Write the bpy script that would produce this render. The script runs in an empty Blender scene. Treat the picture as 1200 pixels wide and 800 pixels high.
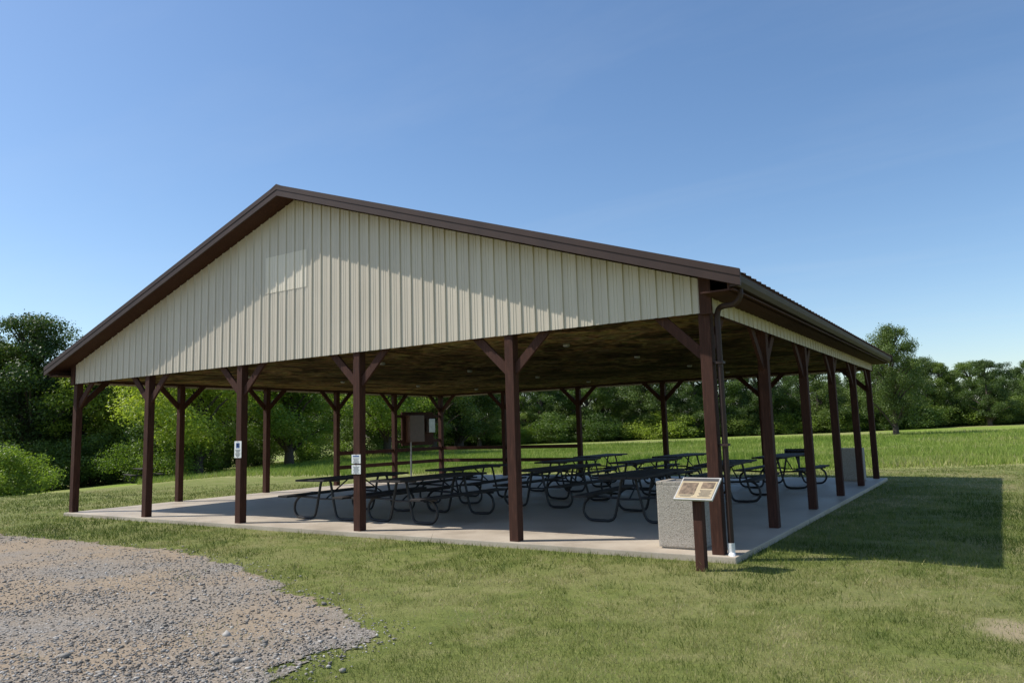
import bpy, bmesh, math, random
import numpy as np
from mathutils import Vector, Matrix
R_=math.radians
scene=bpy.context.scene
rng=np.random.default_rng(7); random.seed(7)
# ---------------------------------------------------------------- helpers
def link(o,parent=None):
    scene.collection.objects.link(o)
    if parent: o.parent=parent
    return o
def empty(name,loc=(0,0,0)):
    e=bpy.data.objects.new(name,None); e.location=loc; e.empty_display_size=.2
    return link(e)
def mesh_obj(name,verts,faces,mat,parent=None,smooth=False):
    m=bpy.data.meshes.new(name); m.from_pydata([tuple(v) for v in verts],[],[tuple(f) for f in faces]); m.update()
    if smooth: m.polygons.foreach_set('use_smooth',[True]*len(m.polygons))
    if mat: m.materials.append(mat)
    return link(bpy.data.objects.new(name,m),parent)
class MB:
    def __init__(s): s.v=[];s.f=[];s.m=[]
    def add(s,vs,fs,mi=0):
        o=len(s.v); s.v+= [tuple(v) for v in vs]; s.f+=[tuple(i+o for i in f) for f in fs]; s.m+=[mi]*len(fs)
    def box(s,c,d,mi=0,M=None,b=0.0):
        cx,cy,cz=c; x,y,z=d[0]/2,d[1]/2,d[2]/2
        if b>0:
            bm=bmesh.new(); bmesh.ops.create_cube(bm,size=1)
            for v in bm.verts: v.co=Vector((v.co.x*d[0],v.co.y*d[1],v.co.z*d[2]))
            bmesh.ops.bevel(bm,geom=list(bm.edges),offset=b,segments=2,affect='EDGES',profile=.7)
            bm.verts.index_update()
            vs=[v.co.copy() for v in bm.verts]; fs=[[v.index for v in f.verts] for f in bm.faces]; bm.free()
        else:
            vs=[Vector(p) for p in [(-x,-y,-z),(x,-y,-z),(x,y,-z),(-x,y,-z),(-x,-y,z),(x,-y,z),(x,y,z),(-x,y,z)]]
            fs=[(0,3,2,1),(4,5,6,7),(0,1,5,4),(1,2,6,5),(2,3,7,6),(3,0,4,7)]
        if M is not None: vs=[M@v for v in vs]
        s.add([v+Vector(c) for v in vs],fs,mi)
    def beam(s,a,b_,w,h,mi=0,up=(0,0,1)):
        a=Vector(a);b_=Vector(b_);d=(b_-a);L=d.length;d.normalize()
        side=d.cross(Vector(up))
        if side.length<1e-4: side=Vector((1,0,0))
        side.normalize(); u=side.cross(d)
        vs=[]
        for p in (a,b_):
            for sx,sy in ((-1,-1),(1,-1),(1,1),(-1,1)): vs.append(p+side*sx*w/2+u*sy*h/2)
        s.add(vs,[(0,1,2,3),(7,6,5,4),(0,4,5,1),(1,5,6,2),(2,6,7,3),(3,7,4,0)],mi)
    def tube(s,pts,r,n=8,mi=0,caps=True):
        pts=[Vector(p) for p in pts]; rs=r if isinstance(r,(list,tuple)) else [r]*len(pts)
        rings=[];ref=None
        for i,p in enumerate(pts):
            t=(pts[min(i+1,len(pts)-1)]-pts[max(i-1,0)]).normalized()
            if ref is None:
                ref=t.cross(Vector((0,0,1)));
                if ref.length<1e-3: ref=t.cross(Vector((0,1,0)))
                ref.normalize()
            ref=(ref-t*ref.dot(t)).normalized(); b=t.cross(ref)
            rings.append([p+(ref*math.cos(2*math.pi*k/n)+b*math.sin(2*math.pi*k/n))*rs[i] for k in range(n)])
        vs=[v for g in rings for v in g]; fs=[]
        for i in range(len(pts)-1):
            for k in range(n): fs.append((i*n+k,i*n+(k+1)%n,(i+1)*n+(k+1)%n,(i+1)*n+k))
        if caps: fs.append(tuple(range(n-1,-1,-1))); fs.append(tuple((len(pts)-1)*n+k for k in range(n)))
        s.add(vs,fs,mi)
    def obj(s,name,mats,parent=None,smooth=False):
        m=bpy.data.meshes.new(name); m.from_pydata(s.v,[],s.f); m.update()
        for a in mats: m.materials.append(a)
        m.polygons.foreach_set('material_index',s.m)
        if smooth: m.polygons.foreach_set('use_smooth',[True]*len(m.polygons))
        return link(bpy.data.objects.new(name,m),parent)
def smoothpath(pts,n=5):
    P=[Vector(p) for p in pts]; out=[]
    for i in range(len(P)-1):
        p0=P[max(i-1,0)];p1=P[i];p2=P[i+1];p3=P[min(i+2,len(P)-1)]
        for k in range(n):
            t=k/n
            out.append(.5*((2*p1)+(-p0+p2)*t+(2*p0-5*p1+4*p2-p3)*t*t+(-p0+3*p1-3*p2+p3)*t**3))
    out.append(P[-1]); return out
# ---------------------------------------------------------------- materials
class NT:
    def __init__(s,name):
        s.mat=bpy.data.materials.new(name); s.mat.use_nodes=True; s.t=s.mat.node_tree; s.n=s.t.nodes; s.l=s.t.links
        s.b=s.n['Principled BSDF']; s.out=s.n['Material Output']
        s.co=s.n.new('ShaderNodeNewGeometry').outputs['Position']
    def obj(s): s.co=s.n.new('ShaderNodeTexCoord').outputs['Object']; return s
    def noise(s,scale,detail=4,rough=.6,vec=None,out='Fac'):
        a=s.n.new('ShaderNodeTexNoise'); a.inputs['Scale'].default_value=scale; a.inputs['Detail'].default_value=detail; a.inputs['Roughness'].default_value=rough
        s.l.new(vec or s.co,a.inputs['Vector']); return a.outputs[out]
    def vor(s,scale,out='Distance',vec=None,feat='F1'):
        a=s.n.new('ShaderNodeTexVoronoi'); a.feature=feat; a.inputs['Scale'].default_value=scale
        s.l.new(vec or s.co,a.inputs['Vector']); return a.outputs[out]
    def scalev(s,v):
        a=s.n.new('ShaderNodeVectorMath'); a.operation='MULTIPLY'; s.l.new(s.co,a.inputs[0]); a.inputs[1].default_value=v; return a.outputs[0]
    def dist(s,p):
        a=s.n.new('ShaderNodeVectorMath'); a.operation='DISTANCE'; s.l.new(s.co,a.inputs[0]); a.inputs[1].default_value=p; return a.outputs['Value']
    def math(s,op,a,b):
        m=s.n.new('ShaderNodeMath'); m.operation=op
        for i,v in enumerate((a,b)):
            if isinstance(v,(int,float)): m.inputs[i].default_value=v
            else: s.l.new(v,m.inputs[i])
        return m.outputs[0]
    def ramp(s,fac,stops):
        a=s.n.new('ShaderNodeValToRGB'); e=a.color_ramp.elements
        while len(e)<len(stops): e.new(.5)
        for i,(p,c) in enumerate(stops): e[i].position=p; e[i].color=(c[0],c[1],c[2],1) if hasattr(c,'__len__') else (c,c,c,1)
        s.l.new(fac,a.inputs[0]); return a.outputs[0]
    def mix(s,fac,a,b,mode='MIX'):
        m=s.n.new('ShaderNodeMix'); m.data_type='RGBA'; m.blend_type=mode
        for k,v in ((0,fac),(6,a),(7,b)):
            if isinstance(v,(int,float)): m.inputs[k].default_value=v
            elif hasattr(v,'__len__'): m.inputs[k].default_value=(*v[:3],1)
            else: s.l.new(v,m.inputs[k])
        return m.outputs[2]
    def bump(s,h,strength=.3,dist=.01):
        a=s.n.new('ShaderNodeBump'); a.inputs['Strength'].default_value=strength; a.inputs['Distance'].default_value=dist
        s.l.new(h,a.inputs['Height']); s.l.new(a.outputs[0],s.b.inputs['Normal'])
    def set(s,col=None,rough=.6,metal=0,spec=None):
        if col is not None:
            if hasattr(col,'__len__'): s.b.inputs['Base Color'].default_value=(*col[:3],1)
            else: s.l.new(col,s.b.inputs['Base Color'])
        if isinstance(rough,(int,float)): s.b.inputs['Roughness'].default_value=rough
        else: s.l.new(rough,s.b.inputs['Roughness'])
        s.b.inputs['Metallic'].default_value=metal
        if spec is not None: s.b.inputs['Specular IOR Level'].default_value=spec
        return s
def m_wood():
    n=NT('brown_stained_wood'); v=n.scalev((14,14,1.2)); g=n.noise(3,6,.65,v)
    big=n.noise(1.1,3)
    c=n.ramp(g,[(.25,(.024,.011,.008)),(.55,(.060,.024,.016)),(.8,(.125,.056,.038))])
    c=n.mix(n.ramp(big,[(.35,0),(.75,.4)]),c,(.085,.042,.030))
    n.set(c,.8,0,.2); n.bump(g,.45,.006); return n.mat
def m_brownmetal():
    n=NT('brown_painted_steel'); g=n.noise(2.2,4); c=n.ramp(g,[(.3,(.032,.016,.012)),(.7,(.050,.026,.019))]); n.set(c,.6,0,.35); return n.mat
def m_siding(name,a,b):
    n=NT(name); v=n.scalev((3,3,.35)); g=n.noise(1.6,5,.6,v); g2=n.noise(.7,3)
    c=n.ramp(g,[(.3,a),(.7,b)]); c=n.mix(n.ramp(g2,[(.4,0),(.8,.25)]),c,[x*.82 for x in a])
    n.set(c,.48,0,.4); n.bump(n.noise(5,2),.12,.01); return n.mat
def m_ceiling():
    n=NT('osb_ceiling'); g=n.noise(1.1,5,.6,n.scalev((1,.8,1))); g2=n.noise(.3,3,.5); h=n.noise(6,4,.6); vz=n.vor(5,'Color',n.scalev((1,1.6,1)))
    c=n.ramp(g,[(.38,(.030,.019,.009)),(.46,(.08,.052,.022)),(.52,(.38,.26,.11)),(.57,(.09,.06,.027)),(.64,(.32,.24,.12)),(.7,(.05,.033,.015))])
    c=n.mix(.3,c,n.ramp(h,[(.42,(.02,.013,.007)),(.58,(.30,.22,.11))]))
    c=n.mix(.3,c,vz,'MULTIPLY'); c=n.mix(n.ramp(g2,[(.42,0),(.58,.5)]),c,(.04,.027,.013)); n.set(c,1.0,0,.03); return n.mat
def m_concrete():
    n=NT('concrete'); g=n.noise(.8,6,.65); h=n.noise(45,3,.6)
    c=n.ramp(g,[(.3,(.34,.28,.21)),(.5,(.48,.405,.315)),(.7,(.56,.485,.385))])
    c=n.mix(n.ramp(h,[(.3,0),(.8,.25)]),c,(.25,.205,.155)); n.set(c,n.ramp(g,[(.3,.4),(.7,.7)])); n.bump(h,.3,.003); return n.mat
def m_aggregate():
    n=NT('exposed_aggregate').obj(); v=n.vor(75,'Color'); d=n.vor(75,'Distance'); h=n.noise(3,3)
    hs=n.n.new('ShaderNodeSeparateColor'); n.l.new(v,hs.inputs[0])
    c=n.ramp(hs.outputs[0],[(0,(.14,.12,.10)),(.35,(.34,.30,.25)),(.7,(.48,.44,.38)),(1,(.25,.19,.14))])
    c=n.mix(n.ramp(d,[(.25,0),(.55,.8)]),c,(.38,.34,.285)); n.set(c,.85); n.bump(d,.5,.006); return n.mat
def m_simple(name,col,rough=.5,metal=0,var=.15,scale=8):
    n=NT(name); g=n.noise(scale,4); c=n.ramp(g,[(.3,[x*(1-var) for x in col]),(.7,[min(1,x*(1+var)) for x in col])]); n.set(c,rough,metal); return n.mat
def m_ground():
    n=NT('lawn_soil'); a=n.noise(.35,5,.6); b=n.noise(2.2,6,.75); c=n.noise(30,5,.75); far=n.noise(.03,4,.6)
    col=n.ramp(b,[(.34,(.095,.135,.030)),(.5,(.18,.21,.050)),(.66,(.29,.265,.12))])
    col=n.mix(n.ramp(a,[(.46,0),(.62,.6)]),col,(.31,.27,.13))
    col=n.mix(n.ramp(c,[(.35,.5),(.6,0)]),col,(.085,.085,.035))
    col=n.mix(n.ramp(far,[(.4,0),(.65,.4)]),col,(.25,.28,.075))
    dd=n.math('ADD',n.dist((2.95,-2.05,GZ)),n.math('MULTIPLY',n.math('SUBTRACT',b,.5),1.2))
    col=n.mix(n.ramp(dd,[(.15,.9),(.45,0)]),col,(.40,.32,.20))
    n.set(col,.9,0,.15); n.bump(c,.8,.04); return n.mat
def m_meadow():
    n=NT('meadow'); a=n.noise(.06,5,.6); b=n.noise(.9,6,.75); c=n.noise(5,5,.8)
    col=n.ramp(b,[(.3,(.16,.24,.033)),(.5,(.235,.325,.05)),(.72,(.32,.365,.09))])
    col=n.mix(n.ramp(a,[(.42,0),(.56,.8)]),col,(.37,.33,.16))
    col=n.mix(n.ramp(c,[(.36,.6),(.55,0)]),col,(.09,.13,.03))
    n.set(col,.95,0,.1); n.bump(b,1,.25); return n.mat
def m_gravel():
    n=NT('gravel'); d=n.vor(75,'Distance'); v=n.vor(75,'Color'); sp=n.n.new('ShaderNodeSeparateColor'); n.l.new(v,sp.inputs[0])
    a=n.noise(.45,6,.65); f=n.noise(160,2,.6)
    col=n.ramp(sp.outputs[0],[(0,(.12,.107,.092)),(.4,(.245,.22,.19)),(.75,(.33,.305,.27)),(1,(.45,.425,.385))])
    col=n.mix(n.ramp(a,[(.40,0),(.58,.8)]),col,(.385,.285,.18))
    col=n.mix(n.ramp(d,[(.35,0),(.75,.6)]),col,(.17,.138,.103)); col=n.mix(n.ramp(f,[(.3,.35),(.6,0)]),col,(.11,.092,.075))
    n.set(col,.9,0,.2); n.bump(d,-0.9,.010); return n.mat
def m_leaf(name,a,b,trans=.3):
    n=NT(name); at=n.n.new('ShaderNodeAttribute'); at.attribute_name='rnd'
    oi=n.n.new('ShaderNodeObjectInfo')
    c=n.ramp(at.outputs['Fac'],[(0,a),(1,b)])
    hv=n.n.new('ShaderNodeHueSaturation'); n.l.new(c,hv.inputs['Color'])
    mr=n.n.new('ShaderNodeMapRange'); n.l.new(oi.outputs['Random'],mr.inputs[0]); mr.inputs[3].default_value=.7; mr.inputs[4].default_value=1.3; n.l.new(mr.outputs[0],hv.inputs['Value'])
    mh=n.n.new('ShaderNodeMapRange'); n.l.new(oi.outputs['Random'],mh.inputs[0]); mh.inputs[3].default_value=.515; mh.inputs[4].default_value=.48; n.l.new(mh.outputs[0],hv.inputs['Hue'])
    n.l.new(hv.outputs[0],n.b.inputs['Base Color']); n.b.inputs['Roughness'].default_value=.5; n.b.inputs['Specular IOR Level'].default_value=.4
    tr=n.n.new('ShaderNodeBsdfTranslucent'); n.l.new(n.mix(1,hv.outputs[0],(1.0,1.1,.5),'MULTIPLY'),tr.inputs[0])
    ms=n.n.new('ShaderNodeMixShader'); ms.inputs[0].default_value=trans; n.l.new(n.b.outputs[0],ms.inputs[1]); n.l.new(tr.outputs[0],ms.inputs[2]); n.l.new(ms.outputs[0],n.out.inputs[0])
    return n.mat
def m_blade(name,stops,tr_=.35):
    n=NT(name); at=n.n.new('ShaderNodeAttribute'); at.attribute_name='rnd'
    c=n.ramp(at.outputs['Fac'],stops); n.set(c,.6,0,.25)
    if tr_>0:
        tr=n.n.new('ShaderNodeBsdfTranslucent'); n.l.new(c,tr.inputs[0])
        ms=n.n.new('ShaderNodeMixShader'); ms.inputs[0].default_value=tr_; n.l.new(n.b.outputs[0],ms.inputs[1]); n.l.new(tr.outputs[0],ms.inputs[2]); n.l.new(ms.outputs[0],n.out.inputs[0])
    return n.mat
GZ=-.075
WOOD=m_wood(); BM=m_brownmetal(); SID=m_siding('beige_ribbed_siding',(.53,.465,.365),(.62,.55,.44)); SID2=m_siding('light_siding_patch',(.70,.62,.49),(.76,.68,.55))
CEIL=m_ceiling(); CON=m_concrete(); AGG=m_aggregate(); BLACK=m_simple('black_coated_steel',(.012,.012,.013),.5); TOPM=m_simple('dark_coated_planks',(.020,.016,.015),.75,0,.3)
WHITE=m_simple('white_sign_face',(.78,.78,.76),.5,0,.04); DARK=m_simple('dark_print',(.03,.03,.035),.6); BLUE=m_simple('blue_print',(.04,.09,.25),.6); TAN=m_simple('tan_panel_print',(.42,.33,.2),.5); GREY=m_simple('galvanised_steel',(.35,.35,.36),.4,.6)
PHOTO=m_simple('sign_picture_print',(.16,.11,.07),.4,0,.7,22); RED=m_simple('red_print',(.4,.03,.03),.5)
BARK=m_simple('bark',(.07,.055,.042),.95,0,.4,12)
# ---------------------------------------------------------------- dimensions
B=3.048; K=.954; BY=2.7413
PX=[0,-K*B,-(K+1)*B,-(K+2)*B,-(K+3)*B,-(2*K+3)*B]; W=-PX[5]
PY=[0,K*BY,(K+1)*BY,(K+2)*BY,(K+3)*BY,(2*K+3)*BY]; L=PY[5]
H=2.92; ZE=3.307; ZP=5.99; OV=.47; OX=.567; XR=-W/2; SL=(ZP-ZE)/(OX-XR)
def zroof(x): return ZP-SL*abs(x-XR)
CAM=Vector((2.9831,-9.0556,1.5263))
# ---------------------------------------------------------------- terrain (s, t = site survey distances)
RX,RY=.8390,.5442; FX,FY=-.5442,.8390
def sst(x,a,b): t=np.clip((x-a)/(b-a),0,1); return t*t*(3-2*t)
def terrain(x,y):
    dx=x-CAM.x; dy=y-CAM.y; s=dx*RX+dy*RY; t=dx*FX+dy*FY
    left=-np.clip(-(s+13),0,60)*.072*sst(t,19,36)
    left=np.maximum(left,-3.0)
    right=np.clip(s-12,0,140)*.012*sst(t,26,60)
    und=.10*np.sin(x*.09+1)*np.sin(y*.07)*sst(t,30,60)
    return GZ+left+right+und
NG=np.random.default_rng(99).random((256,256))
def vn(x,y):
    xi=np.floor(x).astype(int); yi=np.floor(y).astype(int); fx=x-xi; fy=y-yi; fx=fx*fx*(3-2*fx); fy=fy*fy*(3-2*fy)
    a=NG[xi%256,yi%256]; b=NG[(xi+1)%256,yi%256]; c=NG[xi%256,(yi+1)%256]; d=NG[(xi+1)%256,(yi+1)%256]
    return (a*(1-fx)+b*fx)*(1-fy)+(c*(1-fx)+d*fx)*fy
def nz(x,y):   # fractal value noise roughly in -1..1
    t=0;amp=1;tot=0
    for k in range(4):
        t=t+amp*vn(x*2**k*.6+17*k+500,y*2**k*.6+31*k+500); tot+=amp; amp*=.6
    return (t/tot-.5)*3.2
g=np.sinh(np.linspace(-6.2,6.2,261))/np.sinh(6.2)*1500
gx,gy=np.meshgrid(g-5,g+10,indexing='ij'); gz=terrain(gx,gy)
N=len(g); vs=np.stack([gx.ravel(),gy.ravel(),gz.ravel()],1)
idx=np.arange(N*N).reshape(N,N); q=np.stack([idx[:-1,:-1],idx[1:,:-1],idx[1:,1:],idx[:-1,1:]],-1).reshape(-1,4)
def np_mesh(name,v,f,mats,attr=None,mi=None,smooth=False):
    m=bpy.data.meshes.new(name); k=f.shape[1]; m.vertices.add(len(v)); m.vertices.foreach_set('co',v.astype(np.float32).ravel())
    m.loops.add(f.size); m.loops.foreach_set('vertex_index',f.astype(np.int32).ravel())
    m.polygons.add(len(f)); m.polygons.foreach_set('loop_start',np.arange(0,f.size,k,dtype=np.int32))
    try: m.polygons.foreach_set('loop_total',np.full(len(f),k,dtype=np.int32))
    except Exception: pass
    for a in mats: m.materials.append(a)
    if mi is not None: m.polygons.foreach_set('material_index',mi.astype(np.int32))
    if smooth: m.polygons.foreach_set('use_smooth',np.ones(len(f),dtype=bool))
    if attr is not None:
        a=m.attributes.new('rnd','FLOAT','FACE'); a.data.foreach_set('value',attr.astype(np.float32))
    m.update(calc_edges=True); m.validate(); return m
cxq=vs[q].mean(1)
def tcoord(x,y): dx=x-CAM.x; dy=y-CAM.y; return dx*RX+dy*RY, dx*FX+dy*FY
sq,tq=tcoord(cxq[:,0],cxq[:,1])
def mown_edge(s): return 25.5+np.clip(12-s,0,60)*.30
isme=(tq>mown_edge(sq))
gm=np_mesh('ground',vs,q,[m_ground(),m_meadow()],mi=isme.astype(int),smooth=True)
link(bpy.data.objects.new('ground',gm))
# ---------------------------------------------------------------- camera
yaw,pit,rol,F=-0.5754,0.1206,-0.0288,874.45
f=Vector((math.sin(yaw)*math.cos(pit),math.cos(yaw)*math.cos(pit),math.sin(pit)))
r=Vector((math.cos(yaw),-math.sin(yaw),0)); u=r.cross(f)
r2=r*math.cos(rol)+u*math.sin(rol); u2=-r*math.sin(rol)+u*math.cos(rol)
cam=bpy.data.cameras.new('camera'); co=link(bpy.data.objects.new('camera',cam)); cam.sensor_width=36; cam.lens=F/1200*36; cam.clip_end=5000
co.matrix_world=Matrix(((r2.x,u2.x,-f.x,CAM.x),(r2.y,u2.y,-f.y,CAM.y),(r2.z,u2.z,-f.z,CAM.z),(0,0,0,1)))
scene.camera=co
def at(U,t):
    s=(U-600)/874.45*t; return (CAM.x+RX*s+FX*t, CAM.y+RY*s+FY*t)
# ---------------------------------------------------------------- light
sd=Vector((2.28,1.2,-3.39)).normalized()
sun=bpy.data.lights.new('sun','SUN'); sun.energy=5.0; sun.angle=R_(.53); sun.color=(1,.955,.88)
so=link(bpy.data.objects.new('sun',sun)); so.rotation_euler=sd.to_track_quat('-Z','Y').to_euler()
w=bpy.data.worlds.new('World'); scene.world=w; w.use_nodes=True
wn=w.node_tree
bg=wn.nodes['Background']; sk=wn.nodes.new('ShaderNodeTexSky'); sk.sky_type='NISHITA'; sk.sun_disc=False
sk.sun_elevation=math.asin(-sd.z); sk.sun_rotation=math.atan2(-sd.x,-sd.y)%(2*math.pi); sk.air_density=1.0; sk.dust_density=.8; sk.ozone_density=2.0; sk.altitude=200
# thin high cirrus
tc=wn.nodes.new('ShaderNodeTexCoord'); sx=wn.nodes.new('ShaderNodeSeparateXYZ'); wn.links.new(tc.outputs['Generated'],sx.inputs[0])
mz=wn.nodes.new('ShaderNodeMath'); mz.operation='MAXIMUM'; mz.inputs[1].default_value=.04; wn.links.new(sx.outputs[2],mz.inputs[0])
dv=wn.nodes.new('ShaderNodeVectorMath'); dv.operation='DIVIDE'; wn.links.new(tc.outputs['Generated'],dv.inputs[0])
cb=wn.nodes.new('ShaderNodeCombineXYZ'); [wn.links.new(mz.outputs[0],cb.inputs[i]) for i in range(3)]; wn.links.new(cb.outputs[0],dv.inputs[1])
mp=wn.nodes.new('ShaderNodeMapping'); mp.inputs['Rotation'].default_value=(0,0,.5); mp.inputs['Scale'].default_value=(.5,1.3,1); wn.links.new(dv.outputs[0],mp.inputs[0])
nt=wn.nodes.new('ShaderNodeTexNoise'); nt.inputs['Scale'].default_value=.8; nt.inputs['Detail'].default_value=8; nt.inputs['Roughness'].default_value=.62; nt.inputs['Distortion'].default_value=.6; wn.links.new(mp.outputs[0],nt.inputs[0])
cr=wn.nodes.new('ShaderNodeValToRGB'); cr.color_ramp.elements[0].position=.48; cr.color_ramp.elements[0].color=(0,0,0,1); cr.color_ramp.elements[1].position=.9; cr.color_ramp.elements[1].color=(.10,.10,.10,1); wn.links.new(nt.outputs[0],cr.inputs[0])
hs=wn.nodes.new('ShaderNodeHueSaturation'); hs.inputs['Saturation'].default_value=1.12; hs.inputs['Value'].default_value=1.12; wn.links.new(sk.outputs[0],hs.inputs['Color'])
mx=wn.nodes.new('ShaderNodeMix'); mx.data_type='RGBA'; wn.links.new(cr.outputs[0],mx.inputs[0]); wn.links.new(hs.outputs[0],mx.inputs[6]); mx.inputs[7].default_value=(5.2,5.6,6.0,1)
wn.links.new(mx.outputs[2],bg.inputs[0]); bg.inputs[1].default_value=.145
scene.view_settings.view_transform='Standard'; scene.view_settings.look='None'; scene.view_settings.exposure=0
# ---------------------------------------------------------------- pavilion
pav=empty('picnic_pavilion')
sb=MB(); x0,x1,y0,y1=-W-.12,.24,-.16,L+.25
sb.box(((x0+x1)/2,(y0+y1)/2,-.15),(x1-x0,y1-y0,.30),0,None,.012)
sb.obj('concrete_slab',[CON],pav)
ps=MB(); PW=.145
def post(x,y,z0=-.0): ps.box((x,y,(z0+3.0)/2),(PW,PW,3.0-z0),0,None,.008)
perim=[(x,0) for x in PX]+[(0,y) for y in PY[1:]]+[(-W,y) for y in PY[1:]]+[(x,L) for x in PX[1:-1]]
for x,y in perim: post(x,y)
for y in (0,L):
    for i,x in enumerate(PX):
        for sgn in (-1,1):
            if (i==0 and sgn>0) or (i==5 and sgn<0): continue
            ps.beam((x+sgn*.05,y,2.40),(x+sgn*.66,y,2.99),.045,.125,0,(0,0,1))
for x in (0,-W):
    for j,y in enumerate(PY):
        for sgn in (-1,1):
            if (j==0 and sgn<0) or (j==5 and sgn>0): continue
            ps.beam((x,y+sgn*.05,2.40),(x,y+sgn*.66,2.99),.045,.125,0,(0,0,1))
for y,s in ((0,1),(L,-1)): ps.box((-W/2,y+s*.0,3.09),(W-.2,.12,.26))
for x in (0,-W): ps.box((x,L/2,3.09),(.12,L-.2,.26))
ps.obj('posts_and_braces',[WOOD],pav)
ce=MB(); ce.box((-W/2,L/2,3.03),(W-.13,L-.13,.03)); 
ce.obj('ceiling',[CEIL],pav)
cs=MB()
for i in range(1,int(W/1.22)): cs.box((-i*1.22,L/2,3.012),(.03,L-.15,.008))
cs.obj('ceiling_battens',[CEIL],pav)
cl=MB()
for x in (-3.2,-7.48,-11.7):
    for y in (2.2,5.2,8.3,11.3):
        cl.tube([(x,y,3.014),(x,y,2.97),(x,y,2.96)],[.06,.06,.04],12)
cl.obj('ceiling_light_globes',[GREY],pav,True)
def rib_profile(a,b,pitch=.2286):
    pts=[];x=a
    while x<b-1e-6:
        for dx,d in ((0,0),(.010,.019),(.034,.019),(.044,0),(.105,0),(.110,.004),(.120,.004),(.125,0),(.150,0),(.155,.004),(.165,.004),(.170,0)):
            if x+dx<b: pts.append((x+dx,d))
        x+=pitch
    pts.append((b,0)); return pts
def siding(name,fn,prof,zb,zt,mat):
    vs=[];fs=[]
    for i,(p,d) in enumerate(prof):
        x,y=fn(p,d); vs+= [(x,y,zb(p)),(x,y,zt(p))]
        if i: fs.append((2*i-2,2*i,2*i+1,2*i-1))
    return mesh_obj(name,vs,fs,mat,pav)
SY=-.095; RT=.15
pr=rib_profile(-W-.07,-.0)
k=[i for i,(p,d) in enumerate(pr) if p>XR][0]; pr.insert(k,(XR,pr[k][1]))
siding('front_gable_siding',lambda p,d:(p,SY-d),pr,lambda p:H,lambda p:zroof(p)-RT,SID)
siding('rear_gable_siding',lambda p,d:(p,L+.095+d),pr,lambda p:H,lambda p:zroof(p)-RT,SID)
pe=rib_profile(-.05,L+.05)
siding('eave_siding',lambda p,d:(.095+d,p),pe,lambda p:H,lambda p:3.20,SID)
siding('eave_siding',lambda p,d:(-W-.095-d,p),pe,lambda p:H,lambda p:3.20,SID)
pp=[(p,d) for p,d in rib_profile(-W-.07,0) if -8.25<=p<=-7.11]
siding('siding_patch',lambda p,d:(p,SY-d-.006),pp,lambda p:4.19,lambda p:4.87,SID2)
tr=MB()
for x in (.045,-W-.045):
    for y in (-.105,L+.105): tr.box((x,y,3.15),(.15,.045,.50))
tr.obj('corner_trim',[WOOD],pav)
rf=MB()
prof=rib_profile(-OV,L+OV,.2286)
for sg in (1,-1):
    xe=XR+sg*(OX-XR)
    vs=[];fs=[]
    for i,(p,d) in enumerate(prof):
        vs+=[(XR,p,ZP+d),(xe+sg*.02,p,ZE-.007+d)]
        if i: fs.append((2*i-2,2*i-1,2*i+1,2*i) if sg>0 else (2*i-2,2*i,2*i+1,2*i-1))
    rf.add(vs,fs,0)
    xs=[(XR,ZP-.006),(xe,ZE-.006),(xe,ZE-.10),(xe-sg*.10,ZE-.10),(XR,ZP-.14)]
    n=len(xs); v=[(x,-OV+.02,z) for x,z in xs]+[(x,L+OV-.02,z) for x,z in xs]
    rf.add(v,[tuple(range(n)),tuple(range(2*n-1,n-1,-1))]+[(i,(i+1)%n+0,(i+1)%n+n,i+n) for i in range(n)],1)
    for yy in (-OV,L+OV):
        s2=-1 if yy<0 else 1
        for (dy,th,top,bot) in ((0,.030,.028,.165),(.022,.016,.032,.055)):
            xs=[(XR,ZP+top),(xe+sg*.03,ZE-.01+top),(xe+sg*.03,ZE-.01-bot),(XR,ZP-bot)]
            ya=yy+s2*dy; yb=ya+s2*th
            v=[(x,ya,z) for x,z in xs]+[(x,yb,z) for x,z in xs]
            rf.add(v,[(0,1,2,3),(7,6,5,4),(0,4,5,1),(1,5,6,2),(2,6,7,3),(3,7,4,0)],0)
    X=lambda d: xe-sg*d
    rf.box((X(.13),L/2,ZE-.13),(.025,L+2*OV-.06,.15),1)
    rf.box((X(.27),L/2,ZE-.195),(.40,L+2*OV-.08,.02),1)
    gp=[(X(.115),ZE-.05),(X(.112),ZE-.165),(X(.03),ZE-.165),(X(.0),ZE-.11),(X(-.012),ZE-.055),(X(-.012),ZE-.045),(X(-.002),ZE-.045),(X(.012),ZE-.11),(X(.035),ZE-.153),(X(.10),ZE-.153),(X(.105),ZE-.05)]
    n=len(gp); v=[(x,-OV+.03,z) for x,z in gp]+[(x,L+OV-.03,z) for x,z in gp]
    rf.add(v,[(i,(i+1)%n,(i+1)%n+n,i+n) for i in range(n)],0)
    for yy in (-OV+.025,L+OV-.025): rf.box((X(.05),yy,ZE-.11),(.125,.008,.115),0)
v=[];c=[(-.16,-.16*SL+.028),(0,.045),(.16,-.16*SL+.028)]
for yy in (-OV-.04,L+OV+.04): v+=[(XR+a,yy,ZP+b) for a,b in c]+[(XR+a,yy,ZP+b-.03) for a,b in c]
rf.add(v,[(0,1,7,6),(1,2,8,7),(3,9,10,4),(4,10,11,5),(0,3,4,1),(1,4,5,2),(6,7,10,9),(7,8,11,10),(0,6,9,3),(2,5,11,8)],0)
rf.obj('metal_roof',[BM,WOOD],pav)
dp=MB(); path=smoothpath([(.50,-.20,ZE-.16),(.50,-.20,ZE-.25),(.42,-.17,ZE-.33),(.20,-.02,2.98),(.145,.0,2.86),(.145,.0,2.6),(.145,0,1.5),(.145,0,.4),(.145,0,.12)],4)
dp.tube(path,.036,10,0)
for z in (2.3,1.3): dp.box((.145,0,z),(.10,.10,.03),0)
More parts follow.
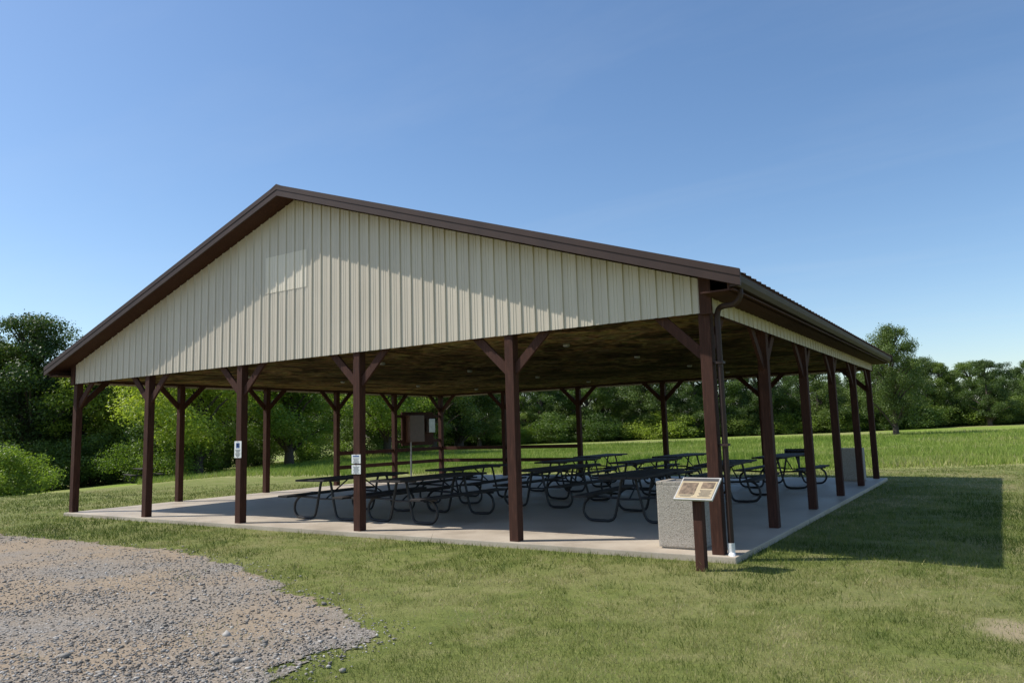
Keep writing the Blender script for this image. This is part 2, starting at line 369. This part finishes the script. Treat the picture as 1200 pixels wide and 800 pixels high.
dp.tube([(.145,0,.14),(.145,0,.02),(.17,-.06,-.03),(.20,-.13,-.05)],[.044]*4,10,1)
dp.obj('downspout',[BM,WHITE],pav,False)
el=MB(); xw=-W
el.box((xw+.0,PY[4]+1.25,1.75),(.06,1.75,1.2),0); el.box((xw+.14,PY[4]+.95,1.75),(.2,.8,.95),1,None,.01); el.box((xw+.12,PY[4]+1.85,1.85),(.15,.35,.5),2,None,.01)
el.tube([(xw+.14,PY[4]+.7,1.3),(xw+.14,PY[4]+.7,0.0)],.03,8,2)
el.beam((xw,PY[4],1.3),(xw,PY[5],1.3),.05,.1,0); el.beam((xw,PY[4],2.2),(xw,PY[5],2.2),.05,.1,0)
el.obj('electrical_cabinet',[WOOD,m_simple('brown_cabinet',(.13,.07,.05),.5),GREY],pav)
rl=MB()
for z in (.55,1.0):
    for j in (3,4): rl.beam((-W,PY[j]+.075,z),(-W,PY[j+1]-.075,z),.04,.12)
    for i in (4,3): rl.beam((PX[i+1]+.075,L,z),(PX[i]-.075,L,z),.04,.12)
rl.obj('rails',[WOOD],pav)
def notice(name,px,z,w,h,parts):
    b=MB(); y=-PW/2-.006; b.box((px,y,z),(w,.008,h),0)
    for (dx,dz,ww,hh,mi) in parts: b.box((px+dx*w,y-.0055,z+dz*h),(ww*w,.003,hh*h),mi)
    for q in (-1,1): b.tube([(px,y-.004,z+q*h*.46),(px,y-.009,z+q*h*.46)],.006,8,1)
    b.obj(name,[WHITE,DARK,BLUE,RED],None)
lines=lambda z0,n,s,mi=1:[(0,z0-i*s,.72-(i%3)*.12,.028,mi) for i in range(n)]
notice('post_notice_sign',PX[3],1.35,.20,.31,[(0,.24,.5,.30,2),(0,.30,.16,.10,0),(0,.20,.30,.05,0)]+lines(-.02,6,.075))
notice('post_notice_sign',PX[2],1.16,.20,.145,[(0,.32,.7,.14,2)]+lines(.08,5,.12))
notice('post_notice_sign',PX[2],.99,.20,.145,lines(.32,7,.11))
# ---------------------------------------------------------------- picnic tables
tb=MB()
for i in range(3): tb.box(((i-1)*.245,0,.745),(.235,2.44,.038),0,None,.008)
for s in (-1,1):
    tb.box((s*.70,0,.445),(.245,2.44,.038),0,None,.008)
for y in (-.80,.80):
    for s in (-1,1):
        p=smoothpath([(s*.10,y,.715),(s*.13,y,.66),(s*.20,y,.35),(s*.27,y,.09),(s*.36,y,.028),(s*.46,y,.024),(s*.60,y,.026),(s*.74,y,.05),(s*.82,y,.16),(s*.80,y,.30),(s*.72,y,.385),(s*.66,y,.415)],4)
        tb.tube(p,.024,8,1)
        tb.tube([(s*.19,y,.40),(s*.60,y,.415),(s*.82,y,.415)],.02,8,1)
    tb.tube([(-.34,y,.72),(.34,y,.72)],.018,8,1)
    tb.tube([(-.20,y,.38),(.20,y,.38)],.016,8,1)
    tb.tube([(0,y,.38),(0,y*.25,.715)],.014,8,1)
T0=tb.obj('picnic_table',[TOPM,BLACK])
pos=[(-7.8,1.75,2),(-5.95,1.85,-2),(-7.4,5.0,3),(-5.0,4.9,-3),(-2.3,3.2,4),(-6.6,8.3,2),(-4.3,8.0,-4),(-2.0,6.9,3),(-7.2,11.4,3),(-4.6,11.2,-2),(-1.7,10.4,-3)]
for i,(x,y,a) in enumerate(pos):
    o=T0 if i==0 else link(bpy.data.objects.new('picnic_table',T0.data)); o.location=(x,y,.001); o.rotation_euler=(0,0,R_(a))
x,y=-36.5,14.5
o=link(bpy.data.objects.new('picnic_table',T0.data)); o.location=(x,y,float(terrain(np.array(x),np.array(y)))); o.rotation_euler=(0,0,R_(70))
def litter_bin(x,y,z,rz):
    b=MB(); w=.56;h=.80
    b.box((0,0,h/2+.01),(w,w,h-.02),0,None,.02)
    b.box((0,0,.012),(w-.06,w-.06,.03),0)
    for s in (-1,1):
        b.box((s*(w/2-.045),0,h+.02),(.09,w,.045),0,None,.012); b.box((0,s*(w/2-.045),h+.018),(w-.18,.09,.041),0,None,.006)
    b.box((0,0,h+.004),(w-.18,w-.18,.012),1)
    b.tube([(0,0,h+.01),(0,0,h+.03)],.15,20,2)
    o=b.obj('concrete_litter_bin',[AGG,BLACK,GREY]); o.location=(x,y,z); o.rotation_euler=(0,0,R_(rz)); return o
litter_bin(-.56,.44,.0,0); litter_bin(-.45,12.75,.0,3)
# ---------------------------------------------------------------- interpretive sign
sg=MB()
sg.box((0,0,.39),(.11,.09,.84),0,None,.006)
M=Matrix.Rotation(R_(38),4,'X')
def sp(dx,dy,dz,d,mi,b=0):
    c=M@Vector((dx,dy,dz)); sg.box((c.x,c.y,c.z+.90),d,mi,M,b)
sp(0,0,-.03,(.36,.26,.035),0,.004)
sp(0,0,.0,(.47,.36,.022),1,.004)
sp(0,0,.0135,(.435,.325,.004),2)
sp(.0,.135,.0165,(.43,.045,.003),3)
sp(-.10,-.01,.0165,(.19,.19,.003),4)
sp(.12,.045,.0165,(.15,.10,.003),4)
for i in range(7): sp(.12,-.035-i*.016,.0165,(.15-(i%3)*.02,.006,.002),3)
for i in range(2): sp(-.10,-.12-i*.016,.0165,(.18-(i%2)*.05,.006,.002),3)
so_=sg.obj('interpretive_sign',[WOOD,m_simple('sign_frame',(.45,.44,.42),.4),TAN,DARK,PHOTO]); so_.location=(.021,-.71,GZ); so_.rotation_euler=(0,0,R_(-6))
# ---------------------------------------------------------------- charcoal grill
gr=MB(); gr.tube([(0,0,0),(0,0,.62)],.035,10)
gr.box((0,0,.64),(.75,.45,.03)); 
for s in (-1,1): gr.box((s*.37,0,.74),(.02,.45,.22)); 
gr.box((0,.22,.74),(.72,.02,.22)); gr.box((0,-.22,.68),(.72,.02,.08))
for i in range(12): gr.tube([(-.36,-.20+i*.034,.80),(.36,-.20+i*.034,.80)],.007,6)
for s in (-1,1): gr.tube([(s*.2,-.2,.80),(s*.2,-.36,.82)],.01,6)
go=gr.obj('charcoal_grill',[BLACK]); go.location=(-2.3,14.9,GZ); go.rotation_euler=(0,0,R_(10))
# ---------------------------------------------------------------- gravel
EP=[(-51.73,-0.95),(-20.99,-1.86),(-12.78,-2.41),(-11.21,-2.25),(-8.99,-2.28),(-7.64,-2.26),(-5.99,-2.56),(-4.66,-2.93),(-3.38,-3.52),(-2.47,-3.78),(-1.62,-4.21),(-1.50,-4.49),(-1.48,-4.83),(-1.55,-5.10),(-1.37,-5.45),(-1.07,-5.66),(0.06,-6.23),(1.29,-6.97)]
poly=[(CAM.x+(a-CAM.x)*.982,CAM.y+(b-CAM.y)*.982) for a,b in EP]+[(-1.0,-11.5),(-12,-18),(-26,-9)]
def inside(px,py,P):
    c=np.zeros(px.shape,bool); n=len(P)
    for i in range(n):
        xa,ya=P[i]; xb,yb=P[(i+1)%n]
        cond=((ya>py)!=(yb>py))&(px<(xb-xa)*(py-ya)/((yb-ya) if yb!=ya else 1e-9)+xa); c^=cond
    return c
def jag(x,y): return x+.16*nz(x*1.8+7,y*1.8)+.10*nz(x*7,y*7+3), y+.16*nz(x*1.8,y*1.8+40)+.10*nz(x*7+9,y*7)
def in_gravel(x,y): a,b=jag(x,y); return inside(a,b,poly)
cell=.035
xs=np.arange(-20,2,cell); ys=np.arange(-14,0,cell); X_,Y_=np.meshgrid(xs,ys,indexing='ij'); ins=in_gravel(X_+cell/2,Y_+cell/2)
ii,jj=np.nonzero(ins); nx=len(ys)+1
vx,vy=np.meshgrid(np.append(xs,xs[-1]+cell),np.append(ys,ys[-1]+cell),indexing='ij')
ff=np.stack([ii*nx+jj,(ii+1)*nx+jj,(ii+1)*nx+jj+1,ii*nx+jj+1],1)
used=np.unique(ff); rem=np.zeros(vx.size,int); rem[used]=np.arange(len(used))
gvz=np.full(len(used),GZ+.009)+.004*nz(vx.ravel()[used]*2,vy.ravel()[used]*2)
v=np.stack([vx.ravel()[used],vy.ravel()[used],gvz],1)
link(bpy.data.objects.new('gravel_drive',np_mesh('gravel_drive',v,rem[ff],[m_gravel()],smooth=True)))
ico=bmesh.new(); bmesh.ops.create_icosphere(ico,subdivisions=1,radius=1); iv=np.array([v.co[:] for v in ico.verts]); ifc=np.array([[v.index for v in f_.verts] for f_ in ico.faces]); ico.free()
def sample(n,s0,s1,t0,t1,power=1.0):
    t=t0+(t1-t0)*rng.random(n)**power; s=(s0+(s1-s0)*rng.random(n))*t
    return CAM.x+RX*s+FX*t, CAM.y+RY*s+FY*t, s,t
x,y,s,t=sample(110000,-.85,.25,3.0,14,1.4); 
k=in_gravel(x+rng.normal(0,.20,len(x)),y+rng.normal(0,.20,len(x)))&(rng.random(len(x))<.55+.45*nz(x*.8+1,y*.8)); x,y=x[k],y[k]; n=len(x)
sz=rng.gamma(2.0,.0026,n)+.0035; sz=np.minimum(sz,.03); sz=np.where(rng.random(n)<.0004,.045,sz); ax=rng.uniform(.6,1.3,(n,3)); ax[:,2]*=.55
jit=1+.25*rng.standard_normal((n,len(iv),1)).clip(-1,1)
th=rng.uniform(0,6.28,n); c_,s_=np.cos(th)[:,None],np.sin(th)[:,None]
pv=iv[None]*ax[:,None]*sz[:,None,None]*jit
px_=pv[...,0]*c_-pv[...,1]*s_; py_=pv[...,0]*s_+pv[...,1]*c_
sv=np.stack([px_+x[:,None],py_+y[:,None],pv[...,2]+(GZ+.010+sz*.2)[:,None]],-1).reshape(-1,3)
sf=(ifc[None]+(np.arange(n)*len(iv))[:,None,None]).reshape(-1,3)
ST=m_blade('loose_stone',[(0,(.11,.097,.083)),(.45,(.24,.217,.185)),(.8,(.335,.305,.265)),(1,(.52,.49,.44))],0)
link(bpy.data.objects.new('loose_gravel',np_mesh('loose_gravel',sv,sf,[ST],attr=np.repeat(rng.random(n),len(ifc)))))
# ---------------------------------------------------------------- grass blades
def blades(name,x,y,h,w_,mat,rnd,lean=.5):
    n=len(x); a=rng.uniform(0,2*np.pi,n); l=rng.uniform(0,2*np.pi,n); m_=h*lean*rng.random(n)*1.3
    z=terrain(x,y)
    dx=np.cos(a)*w_/2; dy=np.sin(a)*w_/2
    b1=np.stack([x-dx,y-dy,z-.002],1); b2=np.stack([x+dx,y+dy,z-.002],1); tp=np.stack([x+np.cos(l)*m_,y+np.sin(l)*m_,z+h],1)
    v=np.stack([b1,b2,tp],1).reshape(-1,3); f_=np.arange(3*n).reshape(n,3)
    link(bpy.data.objects.new(name,np_mesh(name,v,f_,[mat],attr=rnd)))
def slab_mask(x,y): return (x>x0-.02)&(x<x1+.02)&(y>y0-.02)&(y<y1+.02)
LB=m_blade('lawn_blades',[(0,(.060,.095,.015)),(.28,(.125,.170,.030)),(.52,(.22,.25,.060)),(.72,(.345,.32,.125)),(1,(.54,.46,.26))])
parts=[]
for (n,t0,t1,fi,fo,hh,ww) in ((420000,2.6,10,.01,4,.038,.0045),(330000,6,17,4,5,.042,.0085),(240000,12,28,5,5,.045,.016)):
    x,y,s,t=sample(n,-.9,.9,t0,t1,1)
    k=(rng.random(n)<t/t1*np.clip((t-t0)/fi,0,1)*np.clip((t1-t)/fo,0,1))
    gi=in_gravel(x+rng.normal(0,.10,n),y+rng.normal(0,.10,n)); k&=(~gi)|(rng.random(n)<.12*(nz(x*1.5,y*1.5)>.45))
    k&=~slab_mask(x,y)
    x,y=x[k],y[k]; nn=nz(x*.6,y*.6); nf=nz(x*2.4+3,y*2.4); nt_=nz(x*9+3,y*9)
    bare=((nz(x*1.6+9,y*1.6)>.34)&(rng.random(len(x))<.72))|(((x-2.95)**2+(y+2.05)**2<.12+.16*nf)&(rng.random(len(x))<.8))
    k=~bare; x,y,nn,nf,nt_=x[k],y[k],nn[k],nf[k],nt_[k]
    rnd=np.clip(.42+.30*nn+.26*nf+.20*nt_+rng.normal(0,.14,len(x)),0,1)
    h=hh*(.5+rng.random(len(x)))*(1-.3*nn-.35*nt_)*np.where(rng.random(len(x))<.012,2.0,1); parts.append((x,y,h,ww*(.7+.6*rng.random(len(x))),rnd))
x,y,h,w_,rnd=[np.concatenate([p[i] for p in parts]) for i in range(5)]
blades('lawn_grass',x,y,h,w_,LB,rnd,.9)
MBm=m_blade('meadow_blades',[(0,(.11,.18,.023)),(.5,(.22,.31,.048)),(.85,(.32,.37,.09)),(1,(.46,.42,.20))])
n=300000; x,y,s,t=sample(n,-.5,.95,24,75,1.6); ed=mown_edge(s)+.8*nz(x*.3,y*.3); k=(t>ed)&(s>-20)&(rng.random(n)<(t-ed)/2.0); x,y,t=x[k],y[k],t[k]
h=(.08+.20*rng.random(len(x)))*(1+.7*nz(x*.5,y*.5)).clip(.3,2); blades('meadow_grass',x,y,h,.012+.0007*t,MBm,np.clip(.5+.35*nz(x*.2,y*.2)+.2*nz(x,y)+rng.normal(0,.15,len(x)),0,1),.6)
# ---------------------------------------------------------------- trees
def tree_mesh(name,seed,Ht,Rd,base,nc,nl,leaf,mat,shape=1.0,crad=(.16,.26)):
    rg=np.random.default_rng(seed); mb=MB(); rr=random.Random(seed)
    tr_=Ht*.028; top=Ht*.72
    tp=[Vector((0,0,-.3))]+[Vector((rr.uniform(-.02,.02)*Ht*(i/6),rr.uniform(-.02,.02)*Ht*(i/6),top*i/6)) for i in range(1,7)]
    mb.tube(tp,[tr_*1.35,tr_,tr_*.85,tr_*.7,tr_*.52,tr_*.35,tr_*.15],8,0)
    C=[];Rr=[]
    mid=(base+Ht)/2; hz=(Ht-base)/2
    for i in range(nc):
        zz=rg.uniform(-1,1); ang=i*2.399+rg.uniform(-.5,.5)
        prof=math.sqrt(max(0,1-abs(zz)**2.2))*(1-.25*shape*max(zz,0))
        rad=prof*Rd*(rg.uniform(.45,1.05) if rg.random()<.75 else rg.uniform(.0,.5))*(1+.15*math.sin(ang*2+seed))
        c=np.array([math.cos(ang)*rad,math.sin(ang)*rad,mid+zz*hz*.9]); cr=Rd*rg.uniform(*crad)*(1.15-.25*abs(zz))
        C.append(c);Rr.append(cr)
        if i%2==0:
            h0=min(top*.95,max(base*.6,c[2]-rad*.7-.5)); p0=Vector((0,0,h0)); p2=Vector(c); pm=(p0+p2)/2+Vector((0,0,rad*.12))
            mb.tube([p0,pm,p2],[tr_*.35,tr_*.22,tr_*.07],5,0,False)
    C=np.array(C);Rr=np.array(Rr)
    wts=Rr**2; wts/=wts.sum(); ci=rg.choice(len(C),nl,p=wts)
    d=rg.standard_normal((nl,3)); d/=np.linalg.norm(d,axis=1)[:,None]; rad=rg.random(nl)**.45*(1+.25*rg.standard_normal(nl).clip(-1.5,1.5)*.6)
    P=C[ci]+d*(Rr[ci]*rad)[:,None]*np.array([1.1,1.1,.75])
    nrm=d*.7+rg.standard_normal((nl,3))*.7+np.array([0,0,.5]); nrm/=np.linalg.norm(nrm,axis=1)[:,None]
    tg=np.cross(nrm,rg.standard_normal((nl,3))); tg/=np.linalg.norm(tg,axis=1)[:,None]; bt=np.cross(nrm,tg)
    sz=(leaf*rg.uniform(.6,1.35,nl))[:,None]
    q0=P-tg*sz*.5; q1=P+bt*sz*.32+nrm*sz*.1; q2=P+tg*sz*.5; q3=P-bt*sz*.32+nrm*sz*.1
    lv=np.stack([q0,q1,q2,q3],1).reshape(-1,3)
    clr=rg.random(len(C))
    at_=np.clip(.5*clr[ci]+.5*rg.random(nl),0,1)
    wv=np.array(mb.v); wf=np.array([f_ for f_ in mb.f if len(f_)==4])
    v=np.concatenate([wv,lv]); f_=np.concatenate([wf,np.arange(4*nl).reshape(nl,4)+len(wv)])
    mi=np.concatenate([np.zeros(len(wf)),np.ones(nl)]); a=np.concatenate([np.zeros(len(wf)),at_])
    return np_mesh(name,v,f_,[BARK,mat],attr=a,mi=mi)
LD=m_leaf('dark_foliage',(.055,.095,.020),(.13,.19,.045),.34)
LM=m_leaf('mid_foliage',(.080,.140,.024),(.175,.245,.055),.40)
LL=m_leaf('bright_foliage',(.17,.265,.032),(.32,.40,.075),.5)
TM=[tree_mesh('oak_a',1,11,4.2,.6,80,36000,.16,LD),tree_mesh('oak_b',2,11,3.8,.8,72,34000,.16,LD,1.3),tree_mesh('ash_c',3,11,3.4,.6,70,31000,.15,LM,.6),
    tree_mesh('maple_d',4,9,4.0,1.3,85,42000,.14,LL,.8),tree_mesh('elm_e',5,11,3.2,.5,60,27000,.17,LM,2.0),tree_mesh('oak_f',6,11,4.0,1.0,120,46000,.15,LD,.5)]
SH=[tree_mesh('shrub_a',11,2.6,1.8,.05,40,12000,.10,LM,.6,(.25,.4)),tree_mesh('shrub_b',12,2.2,2.0,.05,40,12000,.10,LL,.6,(.25,.4))]
def place(name,me,U,t,top=None,sc=None,parent=None,wx=1.0):
    x,y=at(U,t); z=float(terrain(np.array(x),np.array(y)))
    if sc is None: sc=top/11
    o=link(bpy.data.objects.new(name,me),parent); o.location=(x,y,z-.05); o.scale=(sc*wx,sc*wx,sc); o.rotation_euler=(0,0,random.uniform(0,6.28)); return o
for nm,mi,U,t,hgt,wx in [('oak_tree',0,-40,46,12.0,1),('oak_tree',5,36,47,11.4,.95),('oak_tree',0,-150,50,13,1),('ash_tree',2,98,52,9.9,1.05),('maple_tree',3,150,50,9.4,1.1),('ash_tree',4,190,58,10.5,1.2),
      ('maple_tree',3,232,44,9.5,1.1),('ash_tree',2,285,56,10.5,1.1),('maple_tree',3,338,50,9.5,1.1),('ash_tree',2,395,66,11,1.1),('maple_tree',3,452,62,11,1.0),('oak_tree',1,505,74,12,1.0),('oak_tree',5,1043,70,10.6,.78)]:
    place(nm,TM[mi],U,t,hgt if mi!=3 else hgt*11/9,wx=wx)
for U,t,sc,k in [(12,33,.95,1),(-30,36,1.2,0),(60,44,1.1,0),(110,46,1.2,0),(165,44,1.0,1),(205,43,1.1,1),(185,46,1.3,0),(250,50,1.2,0),(300,52,1.2,0),(360,55,1.1,1),(420,62,1.2,0),(475,66,1.2,0),(130,50,1.4,0),(30,50,1.5,0),(-80,45,1.5,0)]:
    place('shrub',SH[k],U,t,sc=sc)
dl=empty('distant_tree_line')
for i,U in enumerate(np.arange(505,1420,18)):
    t=106+8*math.sin(i*1.7)+random.uniform(-4,4); hgt=random.uniform(8.5,12.0) if U<1000 else random.uniform(8.2,10.2)
    if U>1180: hgt*=1.05
    place('tree',TM[random.choice([0,1,2,1,4,4,5])],U,t,hgt,parent=dl,wx=random.uniform(.9,1.25))
for i,U in enumerate(np.arange(500,1420,13)):
    place('undergrowth',SH[random.choice([0,0,0,1])],U,99+random.uniform(-2,4),sc=random.uniform(.9,1.6),parent=dl,wx=1.5)
for i,U in enumerate(np.arange(-500,560,45)):
    place('tree',TM[random.choice([0,1,2,0])],U,82+random.uniform(-4,6),random.uniform(11,14),parent=dl,wx=1.3)
